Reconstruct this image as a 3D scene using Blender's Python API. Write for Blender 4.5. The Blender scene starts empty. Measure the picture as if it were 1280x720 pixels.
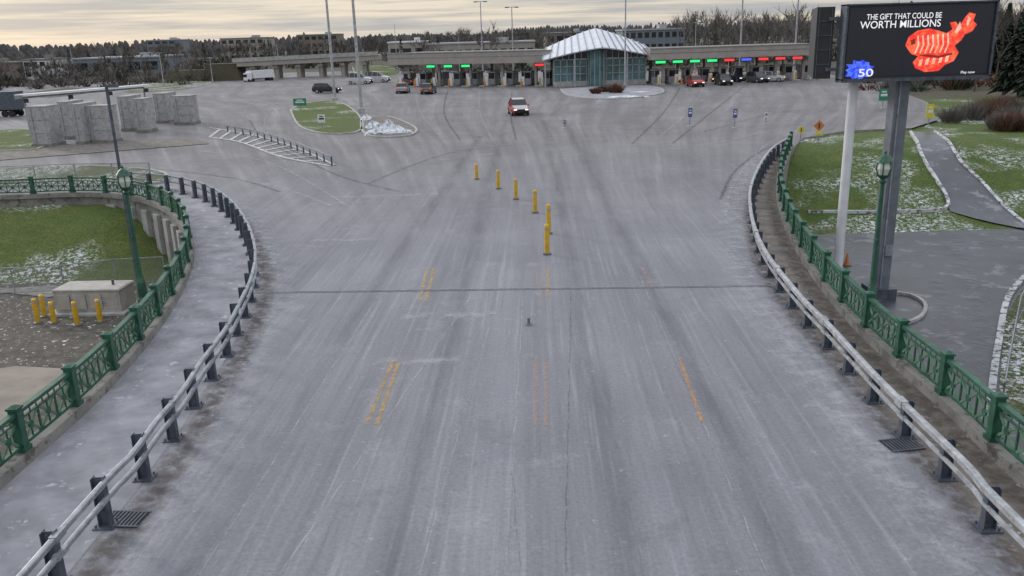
import bpy, math, random
from mathutils import Vector, Matrix
from mathutils.geometry import tessellate_polygon
random.seed(7)
R=random.Random(11)
sc=bpy.context.scene
# ------------------------------------------------------------------ camera / survey model
F=1050.0; PITCH=math.radians(16.8); ROLL=0.03; CH=8.5
camrot=(Matrix.Rotation(math.radians(90)-PITCH,3,'X') @ Matrix.Rotation(-ROLL,3,'Z'))
C=Vector((0,0,CH))
cd=bpy.data.cameras.new("camera"); cam=bpy.data.objects.new("camera",cd); sc.collection.objects.link(cam)
cam.matrix_world=Matrix.Translation(C) @ camrot.to_4x4()
cd.sensor_width=36; cd.lens=36*F/1280; cd.clip_end=9000; cd.clip_start=0.1
sc.camera=cam
def ray(u,v): return camrot @ Vector(((u-640)/F,-(v-360)/F,-1))
def G(u,v,z=0.0):
    d=ray(u,v); t=(z-CH)/d.z; return C+d*t
def proj(p):
    q=camrot.transposed() @ (Vector(p)-C); return (640+F*q.x/-q.z, 360-F*q.y/-q.z)
def zat(p,v):
    lo,hi=-6.,60.
    for _ in range(40):
        m=(lo+hi)/2
        if proj((p[0],p[1],m))[1]>v: lo=m
        else: hi=m
    return (lo+hi)/2
def sm(a,b,x):
    t=max(0,min(1,(x-a)/(b-a))); return t*t*(3-2*t)
YL=G(60,245).y
def h(x,y):
    if x<0:
        if y>YL+1.0: return -0.15
        up=sm(YL-10,YL-0.5,y)*sm(-17,-23,x)
        return -3+2.55*up
    return -4+3.85*sm(50,64,y)
def H(u,v,off=0.0):
    d=ray(u,v); t=5.0; prev=t
    while t<400:
        p=C+d*t
        if p.z<h(p.x,p.y): break
        prev=t; t+=0.4
    lo,hi=prev,t
    for _ in range(25):
        m=(lo+hi)/2; p=C+d*m
        if p.z<h(p.x,p.y): hi=m
        else: lo=m
    p=C+d*lo; p.z=h(p.x,p.y)+off; return p
# ------------------------------------------------------------------ materials
def newmat(name):
    m=bpy.data.materials.new(name); m.use_nodes=True
    nt=m.node_tree; return m,nt,nt.nodes["Principled BSDF"]
def N(nt,t,**k):
    n=nt.nodes.new(t)
    for a,b in k.items():
        if a in n.inputs.keys(): n.inputs[a].default_value=b
        else: setattr(n,a,b)
    return n
def noise(nt,vec,scale,detail=4,rough=.6):
    n=N(nt,'ShaderNodeTexNoise'); n.inputs['Scale'].default_value=scale; n.inputs['Detail'].default_value=detail; n.inputs['Roughness'].default_value=rough
    nt.links.new(vec,n.inputs['Vector']); return n.outputs['Fac']
def mrange(nt,val,a,b,c=0,d=1):
    n=N(nt,'ShaderNodeMapRange'); n.inputs[1].default_value=a; n.inputs[2].default_value=b; n.inputs[3].default_value=c; n.inputs[4].default_value=d
    nt.links.new(val,n.inputs[0]); return n.outputs[0]
def mixc(nt,fac,a,b,bt='MIX'):
    n=N(nt,'ShaderNodeMix',data_type='RGBA',blend_type=bt)
    for s,i in ((fac,0),(a,6),(b,7)):
        if isinstance(s,(int,float)): n.inputs[i].default_value=s
        elif isinstance(s,tuple): n.inputs[i].default_value=s+(1,) if len(s)==3 else s
        else: nt.links.new(s,n.inputs[i])
    return n.outputs[2]
def mth(nt,op,a,b=None):
    n=N(nt,'ShaderNodeMath',operation=op)
    for s,i in ((a,0),(b,1)):
        if s is None: continue
        if isinstance(s,(int,float)): n.inputs[i].default_value=s
        else: nt.links.new(s,n.inputs[i])
    return n.outputs[0]
def mapping(nt,vec,scale=(1,1,1),rot=(0,0,0)):
    n=N(nt,'ShaderNodeMapping'); n.inputs['Scale'].default_value=scale; n.inputs['Rotation'].default_value=rot
    nt.links.new(vec,n.inputs['Vector']); return n.outputs[0]
def objc(nt): return N(nt,'ShaderNodeTexCoord').outputs['Object']
def bump(nt,b,hgt,s=.3,d=.02):
    n=N(nt,'ShaderNodeBump'); n.inputs['Strength'].default_value=s; n.inputs['Distance'].default_value=d
    nt.links.new(hgt,n.inputs['Height']); nt.links.new(n.outputs[0],b.inputs['Normal'])
def mat(name,col,rough=.7,metal=0,var=.25,scale=2.0,col2=None,spot=.6,bmp=0.0,emit=None,es=1.0):
    m,nt,b=newmat(name); oc=objc(nt)
    f=mrange(nt,noise(nt,oc,scale,3,.65),.3,.7)
    dark=tuple(c*(1-var) for c in col)
    c=mixc(nt,f,dark,tuple(min(1,c*(1+var*.6)) for c in col))
    if col2: c=mixc(nt,mrange(nt,noise(nt,oc,scale*2.3,4,.7),spot,spot+.08),c,col2)
    nt.links.new(c,b.inputs['Base Color'])
    b.inputs['Roughness'].default_value=rough; b.inputs['Metallic'].default_value=metal
    if bmp>=.3: bump(nt,b,noise(nt,oc,scale*6,3,.7),bmp)
    if emit:
        b.inputs['Emission Color'].default_value=emit+(1,); b.inputs['Emission Strength'].default_value=es
    return m
def decal(name,col,strength=.8,nscale=3,lo=.42,hi=.6,edge=.5,stretch=(1,1,1)):
    m,nt,b=newmat(name); oc=objc(nt)
    uv=N(nt,'ShaderNodeUVMap').outputs[0]; sx=N(nt,'ShaderNodeSeparateXYZ'); nt.links.new(uv,sx.inputs[0])
    a=mth(nt,'ABSOLUTE',mth(nt,'SUBTRACT',mth(nt,'MULTIPLY',sx.outputs[0],2.),1.))
    e=mrange(nt,mth(nt,'SUBTRACT',1.,a),0,edge)
    n=mrange(nt,noise(nt,mapping(nt,oc,stretch),nscale,4,.75),lo,hi)
    f=mth(nt,'MULTIPLY',mth(nt,'MULTIPLY',e,n),strength)
    b.inputs['Base Color'].default_value=col+(1,); b.inputs['Roughness'].default_value=.85
    nt.links.new(f,b.inputs['Alpha']); return m
def roadmat():
    m,nt,b=newmat("road_surface"); oc=objc(nt)
    sx=N(nt,'ShaderNodeSeparateXYZ'); nt.links.new(oc,sx.inputs[0]); X,Y=sx.outputs[0],sx.outputs[1]
    near=mrange(nt,Y,70,30)
    rc=mapping(nt,oc,(1,1,1),(0,0,math.radians(2)))
    big=mrange(nt,noise(nt,oc,.13,3,.6),.32,.68)
    c1=mixc(nt,big,(.190,.192,.222),(.262,.264,.292))
    st=noise(nt,mapping(nt,rc,(.75,.022,1)),1,4,.6)
    c1=mixc(nt,mrange(nt,st,.36,.62),mixc(nt,.55,c1,(.12,.122,.14)),c1)
    st2=noise(nt,mapping(nt,rc,(6,.14,1)),1,4,.65)
    c1=mixc(nt,mrange(nt,st2,.54,.75,0,.38),c1,(.43,.43,.46))
    c1=mixc(nt,mrange(nt,st2,.46,.30,0,.35),c1,(.10,.10,.115))
    dx=mth(nt,'SUBTRACT',X,2.0); dy=mth(nt,'SUBTRACT',Y,6.0)
    an=mth(nt,'ARCTAN2',dx,dy)
    rr=mth(nt,'SQRT',mth(nt,'ADD',mth(nt,'MULTIPLY',dx,dx),mth(nt,'MULTIPLY',dy,dy)))
    wob=noise(nt,oc,.018,0,.5)
    cb=N(nt,'ShaderNodeCombineXYZ')
    nt.links.new(mth(nt,'ADD',mth(nt,'MULTIPLY',an,62.),mth(nt,'MULTIPLY',wob,5.)),cb.inputs[0]); nt.links.new(mth(nt,'MULTIPLY',rr,.03),cb.inputs[1])
    fan=noise(nt,cb.outputs[0],1,4,.65)
    c2=mixc(nt,big,(.150,.140,.150),(.215,.205,.212))
    c2=mixc(nt,mrange(nt,fan,.40,.58),mixc(nt,.55,c2,(.075,.07,.075)),c2)
    c2=mixc(nt,mrange(nt,fan,.60,.74,0,.42),c2,(.42,.41,.42))
    c=mixc(nt,near,c2,c1)
    p=noise(nt,oc,.5,5,.75)
    c=mixc(nt,mrange(nt,p,.56,.76,0,.42),c,(.42,.42,.45))
    c=mixc(nt,mrange(nt,p,.44,.28,0,.45),c,(.09,.09,.10))
    g=noise(nt,oc,11,4,.8)
    c=mixc(nt,mrange(nt,g,.35,.62,0,1),mixc(nt,.30,c,(.035,.035,.04)),c)
    c=mixc(nt,mrange(nt,noise(nt,oc,3.2,4,.8),.64,.71,0,.45),c,(.52,.52,.55))
    nt.links.new(c,b.inputs['Base Color'])
    nt.links.new(mrange(nt,p,.3,.7,.5,.8),b.inputs['Roughness'])
    return m
M={}
M['road']=roadmat()
M['conc']=mat("concrete",(.34,.34,.33),.85,0,.3,1.5,(.46,.46,.46),.62,.2)
M['concd']=mat("concrete_weathered",(.22,.215,.20),.9,0,.35,1.2,(.1,.09,.08),.55,.2)
M['walk']=mat("sidewalk_surface",(.26,.26,.29),.85,0,.35,.9,(.45,.45,.48),.60,.15)
M['walkd']=mat("sidewalk_dirty",(.15,.135,.12),.9,0,.4,1.3,(.42,.40,.39),.60,.3)
def grassmat(name,g1,g2,snow,thr):
    m,nt,b=newmat(name); oc=objc(nt)
    c=mixc(nt,mrange(nt,noise(nt,oc,.7,4,.7),.35,.65),g1,g2)
    c=mixc(nt,mrange(nt,noise(nt,oc,8,3,.8),.38,.62),mixc(nt,.65,c,(.012,.018,.006)),c)
    f=mth(nt,'MULTIPLY',mrange(nt,noise(nt,oc,.16,3,.6),thr-.05,thr+.09),mrange(nt,noise(nt,oc,4,5,.85),.50,.57))
    c=mixc(nt,f,c,snow)
    nt.links.new(c,b.inputs['Base Color']); b.inputs['Roughness'].default_value=.95
    bump(nt,b,noise(nt,oc,9,2,.8),.8,.1); return m
M['grass']=grassmat("grass",(.075,.125,.016),(.125,.15,.03),(.66,.68,.72),.57)
M['grass2']=grassmat("grass_snowy",(.07,.11,.03),(.13,.13,.05),(.66,.68,.72),.46)
M['lawn']=grassmat("lawn_patchy_snow",(.065,.125,.014),(.12,.15,.03),(.72,.74,.79),.55)
M['field']=grassmat("dry_field",(.085,.075,.05),(.11,.095,.065),(.35,.35,.35),.66)
M['gravel']=mat("gravel_ground",(.085,.075,.06),.95,0,.5,2.0,(.62,.64,.68),.60,.5)
M['lot']=mat("wet_asphalt",(.050,.054,.066),.35,0,.5,.35,(.15,.155,.175),.56,.15)
M['tan']=mat("tan_concrete",(.25,.215,.185),.9,0,.25,.7)
M['green']=mat("green_paint",(.022,.095,.060),.45,.1,.45,3,(.13,.20,.16),.63,.1)
M['greenl']=mat("green_paint_light",(.09,.19,.115),.5,.1,.35,3,(.25,.3,.25),.64)
M['steel']=mat("galvanised_steel",(.28,.30,.335),.5,.3,.4,3,(.13,.12,.12),.60)
M['steelL']=mat("galvanised_rail",(.37,.385,.41),.5,.2,.4,4,(.19,.175,.165),.58)
M['steelD']=mat("dark_steel",(.085,.10,.13),.5,.3,.4,4,(.22,.22,.23),.64)
M['colg']=mat("grey_column_steel",(.15,.17,.20),.55,.2,.3,1.2)
M['black']=mat("black_housing",(.02,.022,.028),.5,0,.3,2)
M['yel']=mat("yellow_paint",(.58,.35,.02),.5,0,.25,4,(.3,.2,.05),.66)
M['white']=mat("white_paint",(.62,.63,.66),.5,0,.1,2,(.45,.45,.45),.68)
M['roofw']=mat("white_metal_roof",(.66,.68,.73),.4,.1,.15,.8)
M['beige']=mat("canopy_fascia",(.31,.285,.26),.7,0,.15,.8)
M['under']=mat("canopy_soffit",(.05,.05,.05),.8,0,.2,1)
M['glass']=mat("glass_tinted",(.09,.19,.20),.12,.1,.5,.5)
M['glassd']=mat("glass_dark",(.02,.025,.03),.1,0,.3,1)
M['blueb']=mat("blue_grey_cladding",(.15,.18,.21),.6,0,.15,.5)
M['brick']=mat("brown_cladding",(.18,.15,.13),.8,0,.2,.5)
M['bark']=mat("bare_branches",(.095,.080,.070),.95,0,.4,.1)
M['bark2']=mat("bare_branches_grey",(.15,.138,.13),.95,0,.4,.1)
M['forest']=mat("far_woodland_hazed",(.155,.150,.155),1,0,.3,.05,(.10,.10,.105),.5)  # distance haze is mixed into this lighter grey base colour
M['rust']=mat("rusty_shrub",(.13,.068,.045),.95,0,.4,.5)
M['pine']=mat("evergreen_needles",(.030,.045,.028),.95,0,.5,.7)
M['snow']=mat("dirty_snow",(.66,.69,.74),.8,0,.2,1.5,(.22,.21,.20),.54,.5)
M['snowp']=mat("patchy_snow_curb",(.5,.51,.54),.85,0,.3,1.2,(.12,.12,.10),.50)
M['tyre']=mat("tyre_rubber",(.02,.02,.02),.9)
M['gen']=mat("generator_enclosure",(.36,.34,.31),.6,0,.25,1.5)
M['beacon']=mat("frosted_glass",(.50,.54,.46),.3,0,.1,2)
M['orange']=mat("orange_paint",(.5,.17,.04),.5)
M['signy']=mat("fluorescent_sign",(.55,.47,.04),.5,0,.08,2)
M['signg']=mat("green_sign",(.02,.20,.11),.5,0,.08,2)
M['signb']=mat("blue_sign",(.05,.08,.24),.5,0,.08,2)
M['eg']=mat("lane_light_green",(.0,.2,.05),.5,emit=(.03,1.,.25),es=1.0)
M['er']=mat("lane_light_red",(.2,.0,.0),.5,emit=(1.,.05,.05),es=1.0)
M['eb']=mat("lane_light_blue",(.0,.0,.2),.5,emit=(.1,.15,1.),es=1.0)
M['tail']=mat("tail_lamp",(.4,.01,.01),.3,emit=(1.,.05,.03),es=.8)
M['head']=mat("head_lamp",(.8,.8,.8),.3,emit=(1.,.95,.85),es=1.0)
# ------------------------------------------------------------------ mesh builder
class MB:
    def __init__(s): s.v=[];s.f=[];s.m=[];s.uv={}
    def add(s,vs,fs,mi=0):
        o=len(s.v); s.v+= [tuple(p) for p in vs]
        for f in fs: s.f.append([i+o for i in f]); s.m.append(mi)
    def box(s,cx,cy,z0,sx,sy,sz,rz=0,mi=0,tp=1.0):
        c,n=math.cos(rz),math.sin(rz); vs=[]
        for k,t in ((0,1),(sz,tp)):
            for a,b in ((-1,-1),(1,-1),(1,1),(-1,1)):
                x,y=a*sx/2*t,b*sy/2*t; vs.append((cx+x*c-y*n,cy+x*n+y*c,z0+k))
        s.add(vs,[(3,2,1,0),(4,5,6,7),(0,1,5,4),(1,2,6,5),(2,3,7,6),(3,0,4,7)],mi)
    def beam(s,p0,p1,w,t,mi=0):
        p0,p1=Vector(p0),Vector(p1); d=(p1-p0)
        if d.length<1e-6: return
        d.normalize(); up=Vector((0,0,1)) if abs(d.z)<.95 else Vector((1,0,0))
        a=d.cross(up).normalized(); b=a.cross(d)
        vs=[]
        for p in (p0,p1):
            for i,j in ((-1,-1),(1,-1),(1,1),(-1,1)): vs.append(p+a*i*w/2+b*j*t/2)
        s.add(vs,[(3,2,1,0),(4,5,6,7),(0,1,5,4),(1,2,6,5),(2,3,7,6),(3,0,4,7)],mi)
    def cyl(s,p0,p1,r0,r1=None,seg=8,mi=0,cap=True):
        if r1 is None: r1=r0
        p0,p1=Vector(p0),Vector(p1); d=(p1-p0)
        if d.length<1e-6: return
        d.normalize(); up=Vector((0,0,1)) if abs(d.z)<.95 else Vector((1,0,0))
        a=d.cross(up).normalized(); b=a.cross(d); vs=[]
        for p,r in ((p0,r0),(p1,r1)):
            for i in range(seg):
                t=2*math.pi*i/seg; vs.append(p+(a*math.cos(t)+b*math.sin(t))*r)
        fs=[(i,(i+1)%seg,seg+(i+1)%seg,seg+i) for i in range(seg)]
        if cap: fs+=[tuple(range(seg))[::-1],tuple(range(seg,2*seg))]
        s.add(vs,fs,mi)
    def lathe(s,x,y,z,prof,seg=12,mi=0):
        vs=[];n=len(prof)
        for r,zz in prof:
            for i in range(seg):
                t=2*math.pi*i/seg; vs.append((x+r*math.cos(t),y+r*math.sin(t),z+zz))
        fs=[(k*seg+i,k*seg+(i+1)%seg,(k+1)*seg+(i+1)%seg,(k+1)*seg+i) for k in range(n-1) for i in range(seg)]
        fs+=[tuple(range(seg))[::-1],tuple(range((n-1)*seg,n*seg))]
        s.add(vs,fs,mi)
    def sweep(s,pts,prof,mi=0,z=0):
        n=len(prof); vs=[]
        for i,p in enumerate(pts):
            a=pts[max(0,i-1)]; b=pts[min(len(pts)-1,i+1)]
            t=Vector((b[0]-a[0],b[1]-a[1],0)).normalized(); l=Vector((-t.y,t.x,0))
            for q,zz in prof: vs.append((p[0]+l.x*q,p[1]+l.y*q,(p[2] if len(p)>2 else 0)+z+zz))
        fs=[(i*n+j,i*n+(j+1)%n,(i+1)*n+(j+1)%n,(i+1)*n+j) for i in range(len(pts)-1) for j in range(n)]
        fs+=[tuple(range(n))[::-1],tuple(range((len(pts)-1)*n,len(pts)*n))]
        s.add(vs,fs,mi)
    def poly(s,pts,z=None,mi=0):
        P=[Vector((p[0],p[1],p[2] if z is None else z)) for p in pts]
        tr=tessellate_polygon([[Vector((p.x,p.y,0)) for p in P]])
        fs=[]
        for t in tr:
            a,b,c=[P[i] for i in t]
            cr=(b.x-a.x)*(c.y-a.y)-(b.y-a.y)*(c.x-a.x)
            fs.append(tuple(t) if cr>0 else tuple(t[::-1]))
        s.add(P,fs,mi)
    def ribbon(s,pts,w,z,mi=0):
        o=len(s.v); L=0
        for i,p in enumerate(pts):
            a=pts[max(0,i-1)]; b=pts[min(len(pts)-1,i+1)]
            t=Vector((b[0]-a[0],b[1]-a[1],0)).normalized(); l=Vector((-t.y,t.x,0))
            if i: L+=math.dist(pts[i-1][:2],p[:2])
            zz=z+(p[2] if len(p)>2 else 0)
            s.v.append((p[0]+l.x*w/2,p[1]+l.y*w/2,zz)); s.uv[len(s.v)-1]=(0,L)
            s.v.append((p[0]-l.x*w/2,p[1]-l.y*w/2,zz)); s.uv[len(s.v)-1]=(1,L)
        for i in range(len(pts)-1):
            s.f.append([o+2*i+1,o+2*i+3,o+2*i+2,o+2*i]); s.m.append(mi)
    def obj(s,name,mats,org=None,smooth=False,parent=None,bev=0):
        me=bpy.data.meshes.new(name)
        o=org or (0,0,0)
        me.from_pydata([(a-o[0],b-o[1],c-o[2]) for a,b,c in s.v],[],s.f)
        for m in mats: me.materials.append(M[m] if isinstance(m,str) else m)
        me.polygons.foreach_set('material_index',s.m)
        if s.uv:
            ul=me.uv_layers.new(name="UVMap")
            for l in me.loops: ul.data[l.index].uv=s.uv.get(l.vertex_index,(0,0))
        if smooth: me.polygons.foreach_set('use_smooth',[True]*len(me.polygons))
        me.update()
        ob=bpy.data.objects.new(name,me); ob.location=o; sc.collection.objects.link(ob)
        if parent: ob.parent=parent
        if bev:
            md=ob.modifiers.new("b",'BEVEL'); md.width=bev; md.segments=2; md.limit_method='ANGLE'
        return ob
def crom(P,k=8):
    P=[Vector(p) for p in P]; out=[]
    for i in range(len(P)-1):
        a=P[max(0,i-1)];b=P[i];c=P[i+1];d=P[min(len(P)-1,i+2)]
        for j in range(k):
            t=j/k
            out.append(.5*((2*b)+(c-a)*t+(2*a-5*b+4*c-d)*t*t+(3*b-a-3*c+d)*t**3))
    out.append(P[-1]); return out
def resample(P,step=None,n=None):
    L=[0]
    for i in range(1,len(P)): L.append(L[-1]+(P[i]-P[i-1]).length)
    if n is None: n=max(2,round(L[-1]/step)+1)
    out=[];j=0
    for i in range(n):
        s=L[-1]*i/(n-1)
        while j<len(P)-2 and L[j+1]<s: j+=1
        t=(s-L[j])/max(1e-9,L[j+1]-L[j]); out.append(P[j].lerp(P[j+1],min(1,t)))
    return out
def px(l,z=0.0): return [G(u,v,z) for u,v in l]
# ------------------------------------------------------------------ key curves
LR=px([(0,605),(60,552),(120,497),(170,442),(205,395),(230,350),(238,318),(234,292),(217,270),(190,256),(160,249),(125,246),(70,246),(0,249)])
LR=[LR[0]+Vector((.6,-22,0)),LR[0]+Vector((.15,-9,0))]+LR+[LR[-1]+Vector((-25,.3,0)),LR[-1]+Vector((-60,1,0))]
LRc=resample(crom(LR),.6)
LG=px([(115,680),(163,625),(197,575),(228,535),(250,497),(270,468),(287,440),(303,405),(313,380),(318,350),(314,322),(305,299),(290,276),(268,258),(240,246),(205,239),(165,235)])
LG=[LG[0]+Vector((.5,-22,0)),LG[0]+Vector((.1,-8,0))]+LG
LGc=resample(crom(LG),.5)
RG=px([(1270,700),(1215,635),(1165,582),(1125,540),(1095,507),(1065,472),(1038,440),(1012,412),(988,382),(965,350),(950,320),(942,290),(940,262),(945,240),(955,218),(968,200),(985,188)])
RG=[RG[0]+Vector((.3,-22,0)),RG[0]+Vector((.05,-8,0))]+RG
RGc=resample(crom(RG),.5)
RR=px([(1280,602),(1200,525),(1120,455),(1062,398),(1022,348),(995,305),(980,270),(974,243),(977,215),(988,187)])
RR=[RR[0]+Vector((.3,-22,0)),RR[0]+Vector((.05,-8,0))]+RR
RRc=resample(crom(RR),.6)
# ------------------------------------------------------------------ ground sheet
def axis(lo,hi,step,far):
    a=[];x=lo
    while x<=hi: a.append(x); x+=step
    s=step
    x=hi
    while x<far: s*=1.35; x+=s; a.append(x)
    x=lo; s=step
    while x>-far: s*=1.35; x-=s; a.insert(0,x)
    return a
gx=axis(-48,48,.8,6000); gy=axis(-10,78,.8,6000)
mb=MB(); nx,ny=len(gx),len(gy)
for y in gy:
    for x in gx: mb.v.append((x,y,h(x,y)+ (0.06*math.sin(x*1.3+y*.7)*math.sin(y*.9-x*.4) if YL-9<y<70 and abs(x)>15 and not(x>0 and y<52) else 0)))
for j in range(ny-1):
    for i in range(nx-1):
        a=j*nx+i; mb.f.append([a,a+1,a+nx+1,a+nx])
        x=(gx[i]+gx[i+1])/2; y=(gy[j]+gy[j+1])/2
        if x<0: mi=1 if y<YL-8.6 else (0 if y<YL+1.5 else 2)
        else: mi=3 if y<50.5 else (4 if y<100 else 2)
        mb.m.append(mi)
mb.obj("ground",['grass','gravel','field','lot','lawn'])
# ------------------------------------------------------------------ road sheet (bridge deck + plaza)
outer=px([(-220,112),(150,100),(300,92),(480,88),(1020,90),(1100,104),(1160,128),(1172,150),(1140,160),(1060,163),(1005,172)])
poly=[Vector((LRc[0].x,LRc[0].y,0))]+LRc[1:]+outer+[p for p in RRc[::-1]]
mb=MB(); mb.poly(poly,0.0); mb.obj("road",['road'])
mb=MB()
for cv in (LRc,RRc+outer[::-1][:3]):
    for i in range(len(cv)-1):
        a,b=cv[i],cv[i+1]
        mb.add([(a.x,a.y,-.005),(b.x,b.y,-.005),(b.x,b.y,-5),(a.x,a.y,-5)],[(0,1,2,3)])
for i,p in enumerate(LRc):
    u,v=proj(p)
    if 120<u<240 and v<330 and i%3==0:
        a=LRc[i-1];b=LRc[i+1]; t=(b-a).normalized(); l=Vector((-t.y,t.x,0))
        q=p+l*.12; mb.box(q.x,q.y,-3.1,.7,.22,2.7,math.atan2(t.y,t.x),1)
mb.obj("retaining_wall",['concd','conc'])
def between(A,B,n,z,name,matn):
    a=resample(A,n=n); b=resample(B,n=n); mb=MB()
    for p,q in zip(a,b): mb.v+=[(p.x,p.y,z),(q.x,q.y,z)]
    for i in range(n-1): mb.f.append([2*i,2*i+1,2*i+3,2*i+2]); mb.m.append(0)
    mb.obj(name,[matn])
endL=[i for i,p in enumerate(LRc) if proj(p)[0]>100 and p.y>YL-6]
iL=max(endL) if endL else len(LRc)-1
between(LRc[:iL],LGc,120,.006,"sidewalk",'walk')
between(RGc,RRc,120,.006,"sidewalk",'walkd')
# ------------------------------------------------------------------ green bridge railings
def railing(name,cv):
    mb=MB()
    mb.sweep(resample(cv,.8),[(-.17,0),(-.17,.26),(.17,.26),(.17,0)],1)
    ps=resample(cv,2.3)
    rect=lambda w,a,b:[(-w,a),(-w,b),(w,b),(w,a)]
    mb.sweep(resample(cv,.8),rect(.07,1.08,1.16),0); mb.sweep(resample(cv,.8),rect(.03,.92,.96),0)
    mb.sweep(resample(cv,.8),rect(.04,.34,.41),0)
    for i,p in enumerate(ps):
        q=ps[min(i+1,len(ps)-1)]; o=ps[max(0,i-1)]; an=math.atan2(q.y-o.y,q.x-o.x)
        mb.box(p.x,p.y,.26,.20,.20,.96,an,0); mb.box(p.x,p.y,1.22,.25,.25,.05,an,0); mb.box(p.x,p.y,1.27,.2,.2,.05,an,0,.2)
        mb.box(p.x,p.y,.261,.27,.27,.10,an,0)
        if i<len(ps)-1:
            for k in range(3):
                a=p.lerp(q,(k*.31+.045)); b=p.lerp(q,(k*.31+.045)+.30)
                z0,z1=.39,.93
                mb.beam((a.x,a.y,z0),(b.x,b.y,z1),.03,.06,2); mb.beam((a.x,a.y,z1),(b.x,b.y,z0),.03,.06,2)
                mb.box(b.x,b.y,z0,.04,.04,.55,an,0)
                m=(a+b)/2; mb.box(m.x,m.y,z0,.025,.03,.55,an,0)
                t=(b-a).normalized(); l=Vector((-t.y,t.x,0)); mb.cyl(Vector((m.x,m.y,.66))-l*.02,Vector((m.x,m.y,.66))+l*.02,.09,seg=10,mi=0)
            for k in range(1,9):
                a=p.lerp(q,k/9); mb.box(a.x,a.y,.95,.025,.025,.14,an,2)
    mb.obj(name,['green','concd','greenl'],org=tuple(cv[0]))
railing("bridge_railing",LRc[:]); railing("bridge_railing",RRc)
# ------------------------------------------------------------------ guardrails
def guard(name,cv,left):
    mb=MB(); ps=resample(cv,1.75); fine=resample(cv,.5)
    if left: rr=[(-.14,.93,.05),(-.13,.60,.042)]
    else: rr=[(.14,.80,.065),(.10,.48,.035)]
    for cx,cz,r in rr:
        mb.sweep(fine,[(cx-r,cz-r*.8),(cx-r,cz+r*.8),(cx-r*.5,cz+r),(cx+r*.5,cz+r),(cx+r,cz+r*.8),(cx+r,cz-r*.8)],1)
    for i,p in enumerate(ps):
        q=ps[min(i+1,len(ps)-1)]; o=ps[max(0,i-1)]; an=math.atan2(q.y-o.y,q.x-o.x)
        t=Vector((math.cos(an),math.sin(an),0)); l=Vector((-t.y,t.x,0)); hh=.98 if left else .80
        mb.box(p.x,p.y,.03,.012,.20,hh,an,0)
        for k in (-1,1):
            c=p+l*k*.1; mb.box(c.x,c.y,.03,.16,.014,hh,an,0)
        mb.box(p.x,p.y,.007,.34,.38,.03,an,2)
        for a in (-1,1):
            for b in (-1,1):
                c=p+t*a*.12+l*b*.14; mb.cyl((c.x,c.y,.03),(c.x,c.y,.09),.02,seg=6,mi=2)
        c=p+t*.11; mb.beam((c.x,c.y,.04),(p.x,p.y,.35),.015,.05,0)
        if i%3==0:
            for cx,cz,r in rr:
                c=p+l*cx; mb.beam(c-t*.16+Vector((0,0,cz)),c+t*.16+Vector((0,0,cz)),r*2.5,r*2.4,1)
    mb.obj(name,['steelD','steelL' if not left else 'steel','steelD'],org=tuple(cv[0]))
guard("guardrail",LGc,True); guard("guardrail",RGc,False)
# ------------------------------------------------------------------ road marks & wear
M['dy']=decal("worn_yellow_line",(.56,.36,.12),.72,4,.36,.64,.15)
M['dr']=decal("worn_orange_line",(.50,.32,.24),.5,4,.34,.64,.2)
M['do']=decal("worn_lane_line",(.56,.29,.13),.70,4,.36,.64,.2)
M['dw']=decal("worn_white_line",(.60,.60,.63),.35,3,.40,.66,.3,(1,.3,1))
M['dk']=decal("dark_stain",(.06,.06,.065),.22,1.0,.3,.65,1.0,(1,.15,1))
M['dk2']=decal("dark_tyre_mark",(.05,.048,.05),.45,1.5,.3,.6,.8)
M['crack']=decal("crack_sealant",(.07,.07,.075),.38,4,.40,.58,.5)
M['jnt']=decal("joint_dirt",(.07,.07,.075),.45,1.5,.25,.6,.9)
M['salt']=decal("salt_residue",(.58,.58,.62),.42,1.6,.42,.68,.9)
M['hat']=decal("hatch_paint",(.70,.70,.72),.7,3,.32,.55,.3)
M['grit']=decal("grit_and_leaves",(.09,.072,.058),.65,3,.40,.6,.8)
def seg(a,b,n=8):
    A,B=G(*a),G(*b); return [A.lerp(B,i/n) for i in range(n+1)]
mb=MB()
for d in (0,8):
    mb.ribbon(seg((534+d,336),(525+d,376)),.12,.010,0)
    mb.ribbon(seg((492+d,450),(458+d*1.6,531)),.12,.010,0)
    mb.ribbon(seg((676+d*1.1,335),(675+d*1.2,373)),.10,.010,0 if d else 1)
    mb.ribbon(seg((670+d*1.5,446),(669+d*1.7,532)),.10,.010,1)
mb.ribbon(seg((849,448),(878,528)),.11,.010,2); mb.ribbon(seg((803,335),(813,358)),.10,.010,1)
mb.obj("lane_marking",['dy','dr','do'])
mb=MB()
for a,b in (((628,350),(524,719)),((592,365),(350,719)),((800,345),(960,719)),((655,350),(632,719)),((480,360),(250,719))):
    A=seg(a,b,30); A=[p+Vector((R.uniform(-.02,.02),0,0)) for p in A]; mb.ribbon(A,.045,.0065,0)
for a,b in (((600,170),(210,740)),((632,150),(480,740)),((680,150),(800,740)),((705,150),(1010,740))):
    mb.ribbon(seg(a,b,40),1.0,.0075,1)
mb.obj("tyre_wear",['dw','dk'])
mb=MB(); A=seg((714,352),(706,740),60)
A=[p+Vector((R.uniform(-.02,.02),0,0)) for p in A]; mb.ribbon(A,.035,.012,0)
A=seg((640,590),(650,719),14); A=[p+Vector((R.uniform(-.03,.03),0,0)) for p in A]; mb.ribbon(A,.02,.012,0)
mb.obj("crack",['crack'])
mb=MB()
for i,(u,v,w_,l_) in enumerate(((560,395,.9,3.0),(520,452,.7,2.4),(480,245,.9,6),(430,300,.7,3))):
    c=G(u,v); mb.ribbon([c+Vector((-l_/2+l_*k/8,.05*math.sin(k),0)) for k in range(9)],w_,.0135+.0004*i,0)
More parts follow.
